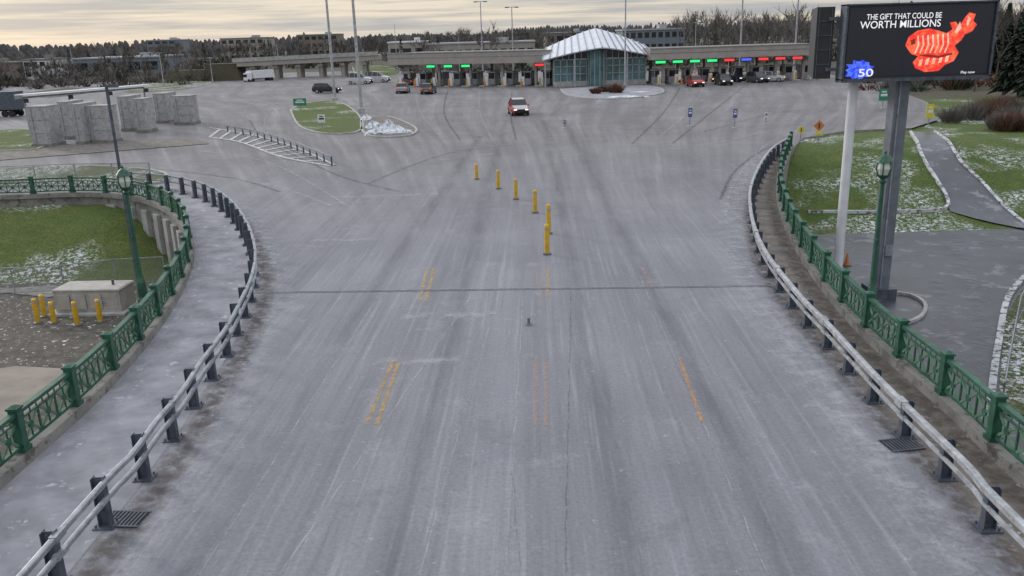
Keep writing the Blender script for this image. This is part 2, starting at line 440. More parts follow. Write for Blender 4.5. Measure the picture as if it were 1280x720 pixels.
mb.obj("salt_patch",['salt'])
mb=MB(); A=seg((322,366),(985,357),30); mb.ribbon(A,.20,.014,1)
mb.sweep([p+Vector((0,.06,0)) for p in A],[(-.018,.015),(-.018,.021),(.018,.021),(.018,.015)],0)
mb.sweep([p-Vector((0,.06,0)) for p in A],[(-.018,.015),(-.018,.021),(.018,.021),(.018,.015)],0)
mb.obj("expansion_joint",['steel','jnt'])
mb=MB()
off=lambda cv,d:[p+Vector((-(cv[min(i+1,len(cv)-1)]-cv[max(i-1,0)]).normalized().y,(cv[min(i+1,len(cv)-1)]-cv[max(i-1,0)]).normalized().x,0))*d for i,p in enumerate(cv)]
mb.ribbon(off(LGc,-.7),2.2,.016,0); mb.ribbon(off(LGc,-.4),.9,.018,1)
mb.ribbon(off(RGc,.8),2.4,.016,0); mb.ribbon(off(RGc,.1),.7,.018,1); mb.ribbon(off(RRc,.45),.7,.019,1)
mb.ribbon(off(LRc[:iL],-.5),.9,.0185,0)
mb.obj("roadside_grit",['salt','grit'])
mb=MB(); k=0
for pl in ([(312,150),(308,135),(330,122),(372,112),(420,108)],[(420,207),(370,190),(325,168),(312,150)],[(360,205),(330,185),(300,160)],[(900,250),(918,215),(950,190),(985,175)],[(906,270),(920,225),(960,180),(1010,160)],
           [(350,240),(300,225),(230,215),(120,205)],[(420,260),(340,232),(260,222),(150,212)],[(500,240),(430,222),(380,200),(320,172)],[(930,160),(1000,148),(1070,150),(1140,152)],[(880,165),(980,140),(1080,138),(1160,140)],
           [(330,160),(335,140),(350,128),(400,115)],[(560,112),(555,140),(575,175)],[(600,112),(600,140),(615,175)],[(640,114),(638,140),(645,175)],[(520,115),(525,140),(550,170)],
           [(850,110),(830,140),(790,180)],[(880,110),(860,140),(820,175)],[(930,108),(890,140),(840,180)],[(440,262),(340,205),(250,190),(140,196)],[(460,230),(520,205),(570,190),(640,182)],[(820,190),(900,178),(960,165),(1040,152)]):
    mb.ribbon(crom(px(pl)),.28,.020+.0012*k,0 if k%2==0 else 1); k+=1
mb.obj("tyre_track",['salt','dk2'])
mb=MB()
A=px([(262,172),(300,178),(350,196),(412,208)]); B=px([(262,160),(320,170),(370,185),(418,207)])
mb.ribbon(crom(A),.3,.052,0); mb.ribbon(crom(B),.25,.052,0)
a=resample(crom(A),n=14); b=resample(crom(B),n=14)
for i in range(12): mb.ribbon([a[i],b[i+1]],.35,.055,0)
mb.obj("hatched_marking",['hat'])
mb=MB(); cv=resample(crom(px([(285,165),(320,172),(360,184),(415,207)])),2.0)
mb.sweep(cv,[(-.04,.5),(-.04,.68),(.04,.68),(.04,.5)],0)
for p in cv: mb.box(p.x,p.y,.005,.1,.1,.62,0,1)
mb.obj("guardrail",['steel','steelD'])
for u,v,rz in ((157,650,-.1),(1127,557,.15)):
    p=G(u,v); mb=MB()
    mb.box(p.x,p.y,.021,.72,.52,.006,rz,1)
    for i in range(9):
        o=Matrix.Rotation(rz,3,'Z')@Vector((-.3+.075*i,0,0)); mb.box(p.x+o.x,p.y+o.y,.0275,.03,.46,.012,rz,0)
    for k in (-1,1):
        o=Matrix.Rotation(rz,3,'Z')@Vector((0,k*.25,0)); mb.box(p.x+o.x,p.y+o.y,.0275,.76,.04,.014,rz,0)
    mb.obj("drain_grate",['steelD','tyre'])
p=G(661,406); mb=MB(); mb.lathe(p.x,p.y,.006,[(.11,0),(.10,.03),(.05,.035),(.04,.16),(.06,.17),(.05,.22)],8,0); mb.obj("drain_cap",['colg'],org=tuple(p))
# ------------------------------------------------------------------ bollards
def boll(name,p,hh,w=.16,z0=0):
    mb=MB(); mb.lathe(p.x,p.y,z0+.008,[(w*.95,0),(w*.9,.04),(w*.6,.06)],12,1)
    mb.lathe(p.x,p.y,z0+.058,[(w*.55,0),(w*.55,hh-.1),(w*.45,hh-.05),(w*.2,hh-.02)],10,0)
    mb.lathe(p.x,p.y,z0+.06,[(w*.575,hh*.80),(w*.575,hh*.85)],10,2)
    mb.obj(name,['yel','steelD','steelL'],org=(p.x,p.y,z0))
for u,v,t in ((596,224,205),(623,236,213),(645,249,224),(669,266,238),(686,292,256),(684,318,281)):
    p=G(u,v); boll("yellow_bollard",p,zat(p,t),.18)
# ------------------------------------------------------------------ street lamps
def street_lamp(p,z0,topv):
    Ht=zat(p,topv)-z0; mb=MB()
    mb.lathe(p.x,p.y,z0,[(.20,0),(.20,.12),(.16,.2),(.14,.7),(.10,.85),(.075,1.0),(.06,Ht-.95),(.09,Ht-.9),(.10,Ht-.85),(.06,Ht-.8)],12,0)
    q=z0+Ht-.8
    mb.lathe(p.x,p.y,q,[(.08,0),(.17,.08),(.20,.12)],10,0)
    mb.lathe(p.x,p.y,q+.12,[(.15,0),(.215,.18),(.18,.36)],10,1)
    for i in range(6):
        a=i*math.pi/3; c,s=math.cos(a),math.sin(a)
        mb.beam((p.x+.16*c,p.y+.16*s,q+.12),(p.x+.23*c,p.y+.23*s,q+.3),.025,.025,0); mb.beam((p.x+.23*c,p.y+.23*s,q+.3),(p.x+.19*c,p.y+.19*s,q+.5),.025,.025,0)
    mb.lathe(p.x,p.y,q+.48,[(.25,0),(.23,.04),(.14,.16),(.06,.22),(.03,.24),(.04,.28),(.01,.34)],12,0)
    mb.obj("street_lamp",['green','beacon'],org=(p.x,p.y,z0))
pl=G(182,388); street_lamp(pl+Vector((-.05,.1,0)),.26,207)
pr=G(1086,402); street_lamp(pr,.26,188)
p=G(176,372); zt=zat(p,106); mb=MB()
mb.cyl((p.x,p.y,-3),(p.x,p.y,zt),.07,.05,8,0); mb.beam((p.x-.2,p.y,zt-.05),(p.x+.3,p.y,zt-.02),.06,.05,0); mb.box(p.x+.2,p.y,zt-.09,.35,.16,.08,0,0)
mb.obj("light_pole",['steelD'],org=(p.x,p.y,-3))
# ------------------------------------------------------------------ LED billboard
pg=G(1113,372,-4.0); pw=G(1074,372,-4.0)
zt=zat(pg,98); ztop=zat(pg,5); mpp=1/( (proj((pg.x+1,pg.y,zt))[0]-proj((pg.x,pg.y,zt))[0]) )
par=bpy.data.objects.new("led_billboard",None); sc.collection.objects.link(par)
d=ray(1149,51); t=(pg.y-.8)/d.y; pc=C+d*t
par.location=pc
W=184*mpp*.965; Hh=(ztop-zt)*.97
mb=MB(); mb.box(0,.35,-Hh/2,W,.6,Hh,0,0)
for k in range(1,8): mb.box(-W/2+W*k/8,.66,-Hh/2,.06,.05,Hh,0,1)
for s in (-1,1): mb.box(s*(W/2+.04),.3,-Hh/2-.05,.08,.7,Hh+.1,0,1)
mb.box(0,.3,Hh/2,W+.16,.7,.06,0,1); mb.box(0,.3,-Hh/2-.14,W+.16,.7,.14,0,1)
mb.obj("cabinet",['black','steelD'],parent=par)
M['scr']=mat("led_screen",(.01,.01,.012),.4,emit=(.004,.004,.010),es=1)
def emi(n,c,s=1,c2=None,sc_=3,lo=.4,hi=.62):
    m,nt,b=newmat(n); oc=objc(nt); b.inputs['Base Color'].default_value=(.02,.02,.02,1)
    cc=mixc(nt,mrange(nt,noise(nt,oc,sc_,3,.7),lo,hi),c,c2 or c)
    nt.links.new(cc,b.inputs['Emission Color']); b.inputs['Emission Strength'].default_value=s; return m
M['etxt']=emi("led_white",(.9,.9,.95)); M['ered']=emi("led_red",(.9,.03,.015),1.,(1,.16,.06),2.2,.45,.6); M['eor']=emi("led_orange",(1,.35,.22),1,(1,.65,.5)); M['edk']=emi("led_dark_red",(.25,.004,.004),1); M['eblu']=emi("led_blue",(.02,.03,.85),1,(.1,.25,1),5)
mb=MB(); mb.box(0,.035,-Hh/2+.1,W-.16,.02,Hh-.2,0,0); mb.obj("screen",['scr'],parent=par)
def L(u,v): return ((u-1149)*mpp,(51-v)*mpp)
def text(body,u,v,wpx,hpx,m):
    cu=bpy.data.curves.new("t",'FONT'); cu.body=body; cu.size=1; cu.offset=.004; ob=bpy.data.objects.new("screen_text",cu); sc.collection.objects.link(ob)
    bpy.context.view_layer.update(); dx,dy=ob.dimensions.x,ob.dimensions.y
    x,z=L(u,v); cu.materials.append(M[m]); ob.parent=par; ob.rotation_euler=(math.pi/2,0,0); ob.location=(x,.010,z); ob.scale=(wpx*mpp/dx,hpx*mpp/max(dy,.1),1)
text("THE GIFT THAT COULD BE",1083,25,90,6.5,'etxt'); text("WORTH MILLIONS",1076,35,97,8.5,'etxt'); text("50",1078,91,18,9,'etxt'); text("Play now",1204,91,17,4,'etxt')
def shape(pts,y,mi,mb):
    P=[(L(u,v)[0],L(u,v)[1]) for u,v in pts]
    tr=tessellate_polygon([[Vector((a,b,0)) for a,b in P]])
    mb.add([(a,y,b) for a,b in P],[tuple(t_) for t_ in tr],mi)
mb=MB()
shape([(1133,56),(1136,46),(1146,39),(1160,37),(1172,40),(1181,43),(1188,39),(1184,31),(1191,30),(1196,36),(1201,26),(1206,20),(1214,22),(1212,30),(1217,34),(1212,42),(1204,45),(1200,52),(1193,58),(1199,66),(1194,76),(1184,80),(1177,87),(1160,88),(1148,83),(1144,76),(1150,69),(1141,66)],.020,0,mb)
for k in range(7):
    u=1146+k*6; shape([(u,46-k*.4),(u+2,45-k*.4),(u+4,56),(u+.5,66),(u-1,65),(u+2,56)],.016,1,mb)
for k in range(5):
    u=1152+k*8; shape([(u,74-k),(u+4,72-k),(u+3,80-k),(u-1,81-k)],.014,1,mb)
shape([(1150,68),(1160,67),(1175,69),(1190,66),(1192,68),(1175,72),(1160,70)],.012,2,mb)
shape([(1196,30),(1199,38),(1193,44),(1191,42)],.014,1,mb); shape([(1205,24),(1209,27),(1206,36),(1204,33)],.013,1,mb)
shape([(1139,50),(1144,48),(1145,54),(1140,56)],.012,2,mb)
mb.obj("screen_picture",['ered','eor','edk'],parent=par)
mb=MB(); P=[]
for i in range(22):
    a=2*math.pi*i/22; r=(1 if i%2 else .78)*R.uniform(.85,1.05); P.append((1080+20*r*math.cos(a),83+13*r*math.sin(a)))
shape(P,.020,0,mb); mb.obj("screen_logo",['eblu'],parent=par)
mb=MB()
def loc(p): return (p.x-pc.x,p.y-pc.y)
gxx,gyy=loc(pg); wx,wy=loc(pw); zb=-4-pc.z
d1=ray(1129,100); tt=(pg.y)/d1.y; gtx=(C+d1*tt).x-pc.x; d2=ray(1069,104); wtx=(C+d2*tt).x-pc.x
mb.box(gtx,gyy+.3,zb,.62,.70,-Hh/2-zb+.3,0,3); mb.box(gtx,gyy+.3,zb,1.2,1.2,.5,0,0)
mb.box(gtx-.12,gyy-.075,zb+.5,.06,.05,-Hh/2-zb-.4,0,2)
mb.box(gtx+.1,gyy-.10,zb+2.1,.35,.1,.5,0,2)
mb.cyl((wtx,wy,zb),(wtx,wy,-Hh/2+.2),.21,.21,20,1); mb.cyl((wtx,wy,zb),(wtx,wy,zb+.5),.4,.4,16,0)
mb.obj("support_columns",['steelD','white','steel','colg'],parent=par)
mb=MB()
dv=Vector((pc.x-W/2-.9,pc.y+1,0)).normalized(); dv=(Matrix.Rotation(.05,3,'Z')@dv); L2=5.5
c0=Vector((-W/2-.60,.9,0)); c1=c0+dv*L2; cc=(c0+c1)/2; ar=math.atan2(dv.y,dv.x)
mb.box(cc.x,cc.y,-Hh/2,L2,.72,Hh,ar,0)
pp=Vector((-dv.y,dv.x,0))
for k in (-.26,.26):
    q=c0+pp*k-dv*.03; mb.box(q.x,q.y,-Hh/2,.05,.03,Hh,ar,1)
for j in range(1,5):
    q=c0-dv*.03; mb.box(q.x,q.y,-Hh/2+Hh*j/5,.045,.6,.03,ar,1)
for zz in (-Hh/2+.4,Hh/2-.5): mb.beam((-W/2-.5,.8,zz),(-W/2+.2,.6,zz),.15,.15,1)
mb.obj("rear_cabinet",['black','steelD'],parent=par)
# ------------------------------------------------------------------ islands
def island(name,pts,gm,zt=.12):
    P=crom([*px(pts),G(*pts[0])],5)[:-1]
    mb=MB(); n=len(P)
    ar=sum(P[i].x*P[(i+1)%n].y-P[(i+1)%n].x*P[i].y for i in range(n))
    if ar<0: P=P[::-1]
    I=[]
    for i in range(n):
        t=(P[(i+1)%n]-P[i-1]).normalized(); I.append(P[i]+Vector((-t.y,t.x,0))*.22)
    mb.v+=[(p.x,p.y,.002) for p in P]+[(p.x,p.y,zt) for p in P]+[(p.x,p.y,zt) for p in I]
    for i in range(n):
        j=(i+1)%n; mb.f+=[[i,j,n+j,n+i],[n+i,n+j,2*n+j,2*n+i]]; mb.m+=[1,1]
    mb.poly([(p.x,p.y) for p in I],zt-.003,0)
    mb.obj(name,[gm,'conc'])
island("grass_island",[(362,138),(380,130),(420,127),(445,140),(455,158),(440,167),(400,167),(372,157)],'grass')
island("grass_verge",[(-60,170),(20,162),(52,168),(48,187),(-60,187)],'grass')
island("grass_verge",[(-90,222),(0,212),(100,208),(190,213),(212,222),(195,230),(120,233),(0,234),(-90,238)],'grass2')
island("grass_verge",[(440,84),(470,82),(500,86),(496,94),(470,96),(445,92)],'grass')
island("grass_verge",[(130,108),(200,100),(262,102),(240,110),(160,116)],'grass2')
island("grass_verge",[(20,118),(90,110),(110,116),(60,122)],'field')
island("traffic_island",[(700,112),(760,108),(815,108),(830,116),(790,123),(740,124),(708,119)],'walk')
island("traffic_island",[(450,150),(485,146),(520,160),(512,170),(470,172),(452,165)],'walkd')
mb=MB(); mb.poly(px([(-80,190),(240,172),(262,180),(-80,207)]),.041,0); mb.obj("pavement",['walkd'])
def pile(u,v,rx,ry,hh,seed):
    r=random.Random(seed); p=G(u,v); mb=MB(); n=18; rings=6
    for k in range(rings+1):
        f=k/rings
        for i in range(n):
            t=2*math.pi*i/n; j=1+r.uniform(-.25,.25)
            mb.v.append((p.x+rx*(1-f)*j*math.cos(t),p.y+ry*(1-f)*j*math.sin(t),hh*(math.sin(f*math.pi/2)**.8)*(1+r.uniform(-.45,.3)) if k else -.01))
    for k in range(rings):
        for i in range(n): mb.f.append([k*n+i,k*n+(i+1)%n,(k+1)*n+(i+1)%n,(k+1)*n+i]); mb.m.append(0)
    mb.obj("snow_pile",['snow'],org=tuple(p),smooth=False)
pile(478,168,1.5,1.0,.8,1); pile(495,166,1.2,.9,.6,2); pile(466,160,.8,1.6,.6,3); pile(458,150,.6,2,.5,4); pile(508,167,.9,.6,.35,5); pile(486,163,.9,.8,.9,7)
pile(780,122,3.2,1.2,.25,6); pile(800,116,2,1,.2,9)
def twigs(mb,x,y,z,rx,ry,hh,n,r,mi=0,w=.05):
    for _ in range(n):
        a=r.uniform(0,6.28); q=r.random()**.5; bx_=x+rx*q*math.cos(a)*.5; by_=y+ry*q*math.sin(a)*.5; zz=z+r.random()*hh*.55*(1-q*.6)
        ex=x+rx*q*math.cos(a)*1.0+r.uniform(-.2,.2); ey=y+ry*q*math.sin(a)+r.uniform(-.2,.2); ez=min(z+hh*r.uniform(.75,1),zz+r.uniform(.2,.6)*hh)
        aa=r.uniform(0,3.14); dx,dy=w*math.cos(aa),w*math.sin(aa)
        mb.add([(bx_-dx,by_-dy,zz),(bx_+dx,by_+dy,zz),(ex,ey,ez)],[(0,1,2)],mi)
for u,v,s in ((755,116,1),(770,117,1.3),(745,118,.9)):
    p=G(u,v); mb=MB(); twigs(mb,p.x,p.y,.1,1.3*s,1*s,1.3*s,350,R,0,.07); mb.obj("shrub",['rust'],org=tuple(p))
# ------------------------------------------------------------------ shield walls
M['shield']=mat("cast_concrete",(.36,.36,.37),.9,0,.3,1.6,(.20,.20,.20),.55,.3)
def block(u,v,wpx,topv,dep,rz):
    p=G(u,v); hh=zat(p,topv)+.15; mpx=1/(proj((p.x+1,p.y,0))[0]-proj((p.x,p.y,0))[0]); w=wpx*mpx; mb=MB()
    q=(p.x,p.y+dep/2)
    mb.box(q[0],q[1],.05,w*.92,dep,hh,rz,0)
    mb.box(q[0],q[1],hh+.052,w*.95,dep+.06,.09,rz,1)
    mb.box(q[0],q[1]-.03,.0,w*.98,dep+.2,.3,rz,2)
    for j in (1,2): mb.box(q[0],q[1]-dep/2-.012,.05+hh*j/3,w*.92,.02,.03,rz,2)
    for j in (-1,1): mb.box(q[0]+j*w*.30,q[1]-dep/2-.04,.3,.12,.08,hh-.3,rz,1)
    mb.obj("concrete_shield_wall",['shield','conc','concd'],org=tuple(p),bev=.03)
for a_ in ((54,184,26,137,2.2),(86,174,13,131,3),(103,181,12,134,3),(128,179,32,136,1.6),(160,164,14,124,3),(179,166,14,127,2.2),(204,154,16,120,3),(231,156,26,123,1.8)): block(*a_,-.06)
mb=MB(); a=G(34,172); b=G(190,152); zc=zat(a,122)+.2
a2=Vector((a.x,a.y,zc)); b2=Vector((b.x,b.y,zc))
mb.beam(a2,b2,1.5,.2,0); mb.beam(a2+Vector((0,-.8,-.14)),b2+Vector((0,-.8,-.14)),.08,.34,1)
for t in (.03,.35,.66,.97):
    q=a2.lerp(b2,t); mb.cyl((q.x,q.y,0),(q.x,q.y,q.z-.1),.10,seg=8,mi=1)
    mb.box(q.x+.6,q.y-.8,q.z-.7,.4,.2,.4,0,2)
mb.obj("inspection_canopy",['white','steel','black'],org=tuple(a))
# ------------------------------------------------------------------ central building
pb=G(750,107); bxw=118/ (proj((pb.x+1,pb.y,0))[0]-proj((pb.x,pb.y,0))[0])
def cbuild():
    par=bpy.data.objects.new("toll_plaza_building",None); sc.collection.objects.link(par); par.location=(pb.x,pb.y,0)
    w=bxw; mb=MB(); 
    mb.box(0,6,0,w-.6,11,4.3,0,0); mb.box(0,.42,0,w-.2,.25,.8,0,1)
    n=14
    for i in range(n+1):
        x=-w/2+.25+(w-.5)*i/n; mb.box(x,.44,.8,.14,.16,3.6,0,2)
    for z in (1.9,3.1,4.2): mb.box(0,.43,z,w-.3,.14,.12,0,2)
    for s in (-1,1):
        for i in range(6): mb.box(s*(w/2-.28),1.2+i*1.9,.05,.14,.14,4.3,0,2)
    mb.lathe(-.6,-.2,0,[(1.3,0),(1.3,5.6)],18,0)
    for i in range(10):
        a=i*math.pi/5; mb.box(-.6+1.32*math.cos(a),-.2+1.32*math.sin(a),0,.1,.1,5.6,a,2)
    mb.obj("glass_walls",['glass','conc','steelL'],parent=par)
    A=16; T=8; W2=w/2+1.7
    def zr(a,t):
        return 4.3+1.8*(1-abs(a)**1.3)+3.0*t*(1-.38*abs(a))
    def pt(a,t): return (a*W2*(1-.12*t), -3.4*(1-abs(a))**.8+.2+t*(8+3*(1-abs(a))), zr(a,t))
    mb=MB()
    for th in (0,-.18):
        for i in range(A+1):
            for j in range(T+1):
                q=pt(-1+2*i/A,j/T); mb.v.append((q[0],q[1],q[2]+th))
    S=(A+1)*(T+1)
    for i in range(A):
        for j in range(T):
            q=i*(T+1)+j; mb.f.append([q,q+T+1,q+T+2,q+1]); mb.m.append(0); mb.f.append([S+q,S+q+1,S+q+T+2,S+q+T+1]); mb.m.append(1)
    for i in range(A):
        q=i*(T+1); mb.f.append([q,S+q,S+q+T+1,q+T+1]); mb.m.append(1)
    for k in (0,A):
        for j in range(T):
            q=k*(T+1)+j; mb.f.append([q,q+1,S+q+1,S+q]); mb.m.append(1)
    for i in range(A+1):
        a=-1+2*i/A
        for j in range(T):
            f=lambda t:(pt(a,t)[0],pt(a,t)[1],pt(a,t)[2]+.09)
            mb.beam(f(j/T),f((j+1)/T),.12,.16,2)
    mb.obj("roof",['roofw','steelL','steelL'],parent=par)
    mb=MB()
    for i in range(A):
        a0=(-1+2*i/A)*.86; a1=(-1+2*(i+1)/A)*.86
        mb.add([(a0*W2,.3,4.35),(a1*W2,.3,4.35),(a1*W2,.3,max(4.4,zr(a1,.15)-.1)),(a0*W2,.3,max(4.4,zr(a0,.15)-.1))],[(0,1,2,3)],0)
        mb.box(a0*W2,.26,4.35,.12,.12,max(.1,zr(a0,.1)-4.6),0,1)
    for s in (-.95,-.45,.45,.95):
        q=pt(s,.04); mb.cyl((q[0],q[1],0),(q[0],q[1],q[2]-.1),.14,.12,8,1)
    mb.obj("gable",['glassd','steelL'],parent=par)
cbuild()
def canopy(u0,v0,u1,v1,tv,bv,n,lights):
    a=G(u0,v0); b=G(u1,v1); a.z=b.z=0; d=(b-a); Ln=d.length; d.normalize(); p=Vector((-d.y,d.x,0)); an=math.atan2(d.y,d.x)
    zt=zat(a,tv); zb_=zat(a,bv); cc=(a+b)/2; mb=MB(); dep=13
    q=cc+p*(dep/2-1)
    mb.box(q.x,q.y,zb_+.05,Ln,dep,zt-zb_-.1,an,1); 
    f=cc-p*1.1; mb.box(f.x,f.y,zb_,Ln+.4,.18,zt-zb_,an,0); mb.box(f.x,f.y-.03,zt+.002,Ln+.6,.4,.12,an,3)
    mb.box(f.x,f.y-.11,zb_+(zt-zb_)*.55,Ln+.3,.03,.10,an,2)
    k=cc+p*(dep-1.0)+Vector((0,0.1,0)); mb.box(k.x,k.y,zb_,Ln+.4,.18,zt-zb_,an,0)
    for s in (-1,1):
        e=cc+d*s*(Ln/2+.1)+p*(dep/2-1); mb.box(e.x,e.y,zb_,.18,dep-.4,zt-zb_,an,0)
    mb.box(q.x,q.y,zt-.04,Ln-.2,dep-.4,.06,an,2)
    nc=max(3,n//2+1)
    for i in range(nc):
        for e in (.6,dep-3):
            c=a+d*(Ln*(i+.5)/nc)+p*e; mb.box(c.x,c.y,0,.45,.45,zb_+.05,an,0)
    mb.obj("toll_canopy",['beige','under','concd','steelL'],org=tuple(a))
    for i in range(n):
        c=a+d*(Ln*(i+.5)/n)+p*3.2
        mb=MB(); 
        isl=c-p*.5; mb.box(isl.x,isl.y,.002,1.5,9,.16,an,2)
        mb.box(c.x,c.y,.165,1.25,2.6,.95,an,0); mb.box(c.x,c.y,1.117,1.15,2.5,1.0,an,1); mb.box(c.x,c.y,2.12,1.7,3.1,.22,an,0)
        for s1 in (-1,1):
            for s2 in (-1,0,1):
                o=c+d*s1*.58+p*s2*1.24; mb.box(o.x,o.y,1.118,.09,.09,1.0,an,0)
        for k in (-3.0,-4.4):
            o=c+p*k; mb.lathe(o.x,o.y,.16,[(.13,0),(.13,1.1),(.05,1.18)],8,3 if k<-4 else 4)
        o=c-p*3.6+d*.1; mb.box(o.x,o.y,.165,.5,.35,1.4,an,4)
        if i%2: o=c-p*5.4+d*.5; mb.lathe(o.x,o.y,.0,[(.2,0),(.16,.8),(.1,1.0)],8,5)
        mb.obj("toll_booth",['steelL','glassd','conc','yel','white','orange'],org=tuple(c))
        col=lights[i%len(lights)]
        if col:
            c=a+d*(Ln*(i+.5)/n)-p*1.35; mb=MB(); mb.box(c.x,c.y,zb_-.62,1.9,.16,.55,an,0); mb.box(c.x,c.y-.095,zb_-.52,1.6,.02,.36,an,1); 
            mb.beam((c.x-.6,c.y,zb_-.1),(c.x-.6,c.y+.1,zb_+.1),.05,.05,0); mb.beam((c.x+.6,c.y,zb_-.1),(c.x+.6,c.y+.1,zb_+.1),.05,.05,0)
            mb.obj("lane_signal_sign",['black',col],org=tuple(c))
canopy(492,108,690,107,67,81,9,[None,None,'eg','eg','eg',None,None,None,'er'])
canopy(812,106,1022,99,61,75,10,['eg','eg','eg','eg','er','eb','er','er','er','er'])
# ------------------------------------------------------------------ vehicles
ST=[(-2.3,.78,.38,.66,.70,.66),(-2.15,.88,.25,.80,.86,.74),(-1.15,.93,.22,.96,1.03,.80),(-.4,.93,.22,.98,1.58,.64),(.9,.93,.22,1.0,1.66,.64),(1.85,.93,.22,1.0,1.60,.62),(2.2,.9,.26,1.0,1.06,.78),(2.33,.82,.42,.80,.84,.7)]
def car(name,u,v,rz,col,hs=1.0,ls=1.0,roof=None):
    p=G(u,v); c,s=math.cos(rz),math.sin(rz)
    m=mat(name+"_paint",col,.35,.3,.08,1); m2=mat(name+"_roof",roof or col,.35,.2,.08,1)
    mb=MB(); pr=lambda x,y,z:(p.x+x*c-y*s,p.y+x*s+y*c,z)
    for (y,w,zl,zbelt,zr,rw) in ST:
        mb.v+=[pr(-w*.96,y*ls,zl),pr(-w,y*ls,(zl+zbelt)/2),pr(-w*.97,y*ls,zbelt*hs),pr(-rw,y*ls,zr*hs),pr(rw,y*ls,zr*hs),pr(w*.97,y*ls,zbelt*hs),pr(w,y*ls,(zl+zbelt)/2),pr(w*.96,y*ls,zl)]
    for i in range(len(ST)-1):
        for j in range(8):
            k=(j+1)%8; mi=0
            if j in (2,4) and 2<=i<=5: mi=1
            if j==3: mi=1 if i in (2,5) else 6
            if j==7: mi=2
            mb.f.append([i*8+j,(i+1)*8+j,(i+1)*8+k,i*8+k]); mb.m.append(mi)
    mb.f.append(list(range(8))); mb.m.append(2); mb.f.append(list(range((len(ST)-1)*8,len(ST)*8))[::-1]); mb.m.append(0)
    for yy in (-1.45,1.4):
        for sx in (-1,1):
            mb.cyl(pr(sx*.72,yy*ls,.34),pr(sx*.97,yy*ls,.34),.34,seg=14,mi=2); mb.cyl(pr(sx*.965,yy*ls,.34),pr(sx*.985,yy*ls,.34),.2,seg=10,mi=5)
    def bx_(x,y,z,a,b,cz,mi):
        q=pr(x,y,z); mb.box(q[0],q[1],z,a,b,cz,rz,mi)
    for sx in (-1,1):
        bx_(sx*.62,-2.24*ls,.62,.34,.14,.13,4); bx_(sx*.68,2.27*ls,.78,.22,.14,.2,3); bx_(sx*1.02,-.75*ls,.98,.2,.1,.14,0)
        for yy in (-.38,.65,1.6): 
            q0=pr(sx*.915,yy*ls,1.0*hs); q1=pr(sx*.665,yy*ls,1.6*hs); mb.beam(q0,q1,.07,.05,0)
    bx_(0,-2.31*ls,.42,1.2,.05,.2,2); bx_(0,2.33*ls,.5,.5,.04,.14,5)
    mb.obj(name,[m,'glassd','tyre','tail','head','steelL',m2],org=(p.x,p.y,0),smooth=False)
car("suv",648,143,.12,(.33,.06,.06),1.05,1,(.5,.45,.46))
car("car",869,108,.05,(.5,.05,.04)); car("car",904,106,.05,(.05,.05,.055)); car("car",892,103,.0,(.25,.04,.04)); car("car",925,102,.05,(.04,.05,.08)); car("car",946,103,.3,(.10,.11,.12)); car("car",962,102,1.2,(.45,.46,.48))
car("car",536,117,math.pi-.1,(.13,.10,.09)); car("car",511,107,math.pi,(.05,.05,.05)); car("car",504,116,math.pi,(.3,.3,.32)); car("suv",409,116,1.4,(.03,.03,.035))
for u,v in ((472,103),(450,105)): car("van",u,v,1.3,(.5,.51,.53),1.3,1.1)
def truck(u,v,rz,col,k=1.0):
    p=G(u,v); mb=MB(); c,s=math.cos(rz),math.sin(rz); B=lambda x,y,z,a,b,d,mi,tp=1:mb.box(p.x+k*(x*c-y*s),p.y+k*(x*s+y*c),z*k,a*k,b*k,d*k,rz,mi,tp)
    B(0,0,1.1,9,2.5,2.7,0); B(0,0,.85,9,.9,.25,2); B(-6.1,0,.5,2.2,2.4,2.6,0,.9); B(-7.15,0,1.7,.12,2.1,.9,1); B(-5.6,0,3.1,1.2,2.2,.6,0,.7)
    for x in (3.6,2.5,-5.2,-6.6,-4.6):
        for y in (-1.05,1.05):
            cx,cy=p.x+k*(x*c-y*s),p.y+k*(x*s+y*c); mb.cyl((cx+s*.15,cy-c*.15,.5*k),(cx-s*.15,cy+c*.15,.5*k),.5*k,seg=12,mi=2)
    mb.obj("truck",[col,'glassd','tyre'],org=tuple(p))
truck(328,101,.9,'white',.62); truck(-6,146,-.1,'steelD',.85)
# ------------------------------------------------------------------ masts
def mast(u,v,topv=None,hh=24,r=.16,head=True):
    p=G(u,v); z=zat(p,topv) if topv is not None else hh; mb=MB()
    mb.cyl((p.x,p.y,0),(p.x,p.y,z),r,r*.55,10,0); mb.lathe(p.x,p.y,0,[(r*2,0),(r*2,.5),(r*1.1,.7)],10,1)
    if head:
        mb.beam((p.x-1.1,p.y,z),(p.x+1.1,p.y,z),.1,.1,0)
        for s in (-1,1): mb.box(p.x+s*.95,p.y,z-.12,.8,.4,.18,0,2)
    mb.obj("light_mast",['steelL','conc','steelD'],org=tuple(p))
mast(419,127,r=.21); mast(452,141,r=.21); mast(604,98,2); mast(642,98,9); mast(781,110,r=.14); mast(924,94,r=.18); mast(992,92,r=.18)
mast(205,108,66,r=.12); mast(266,103,72,r=.1); mast(497,92,30,r=.1,head=False); mast(868,93,28,r=.1); mast(350,95,55,r=.1,head=False); mast(575,92,44,r=.09,head=False); mast(95,104,62,r=.09,head=False)
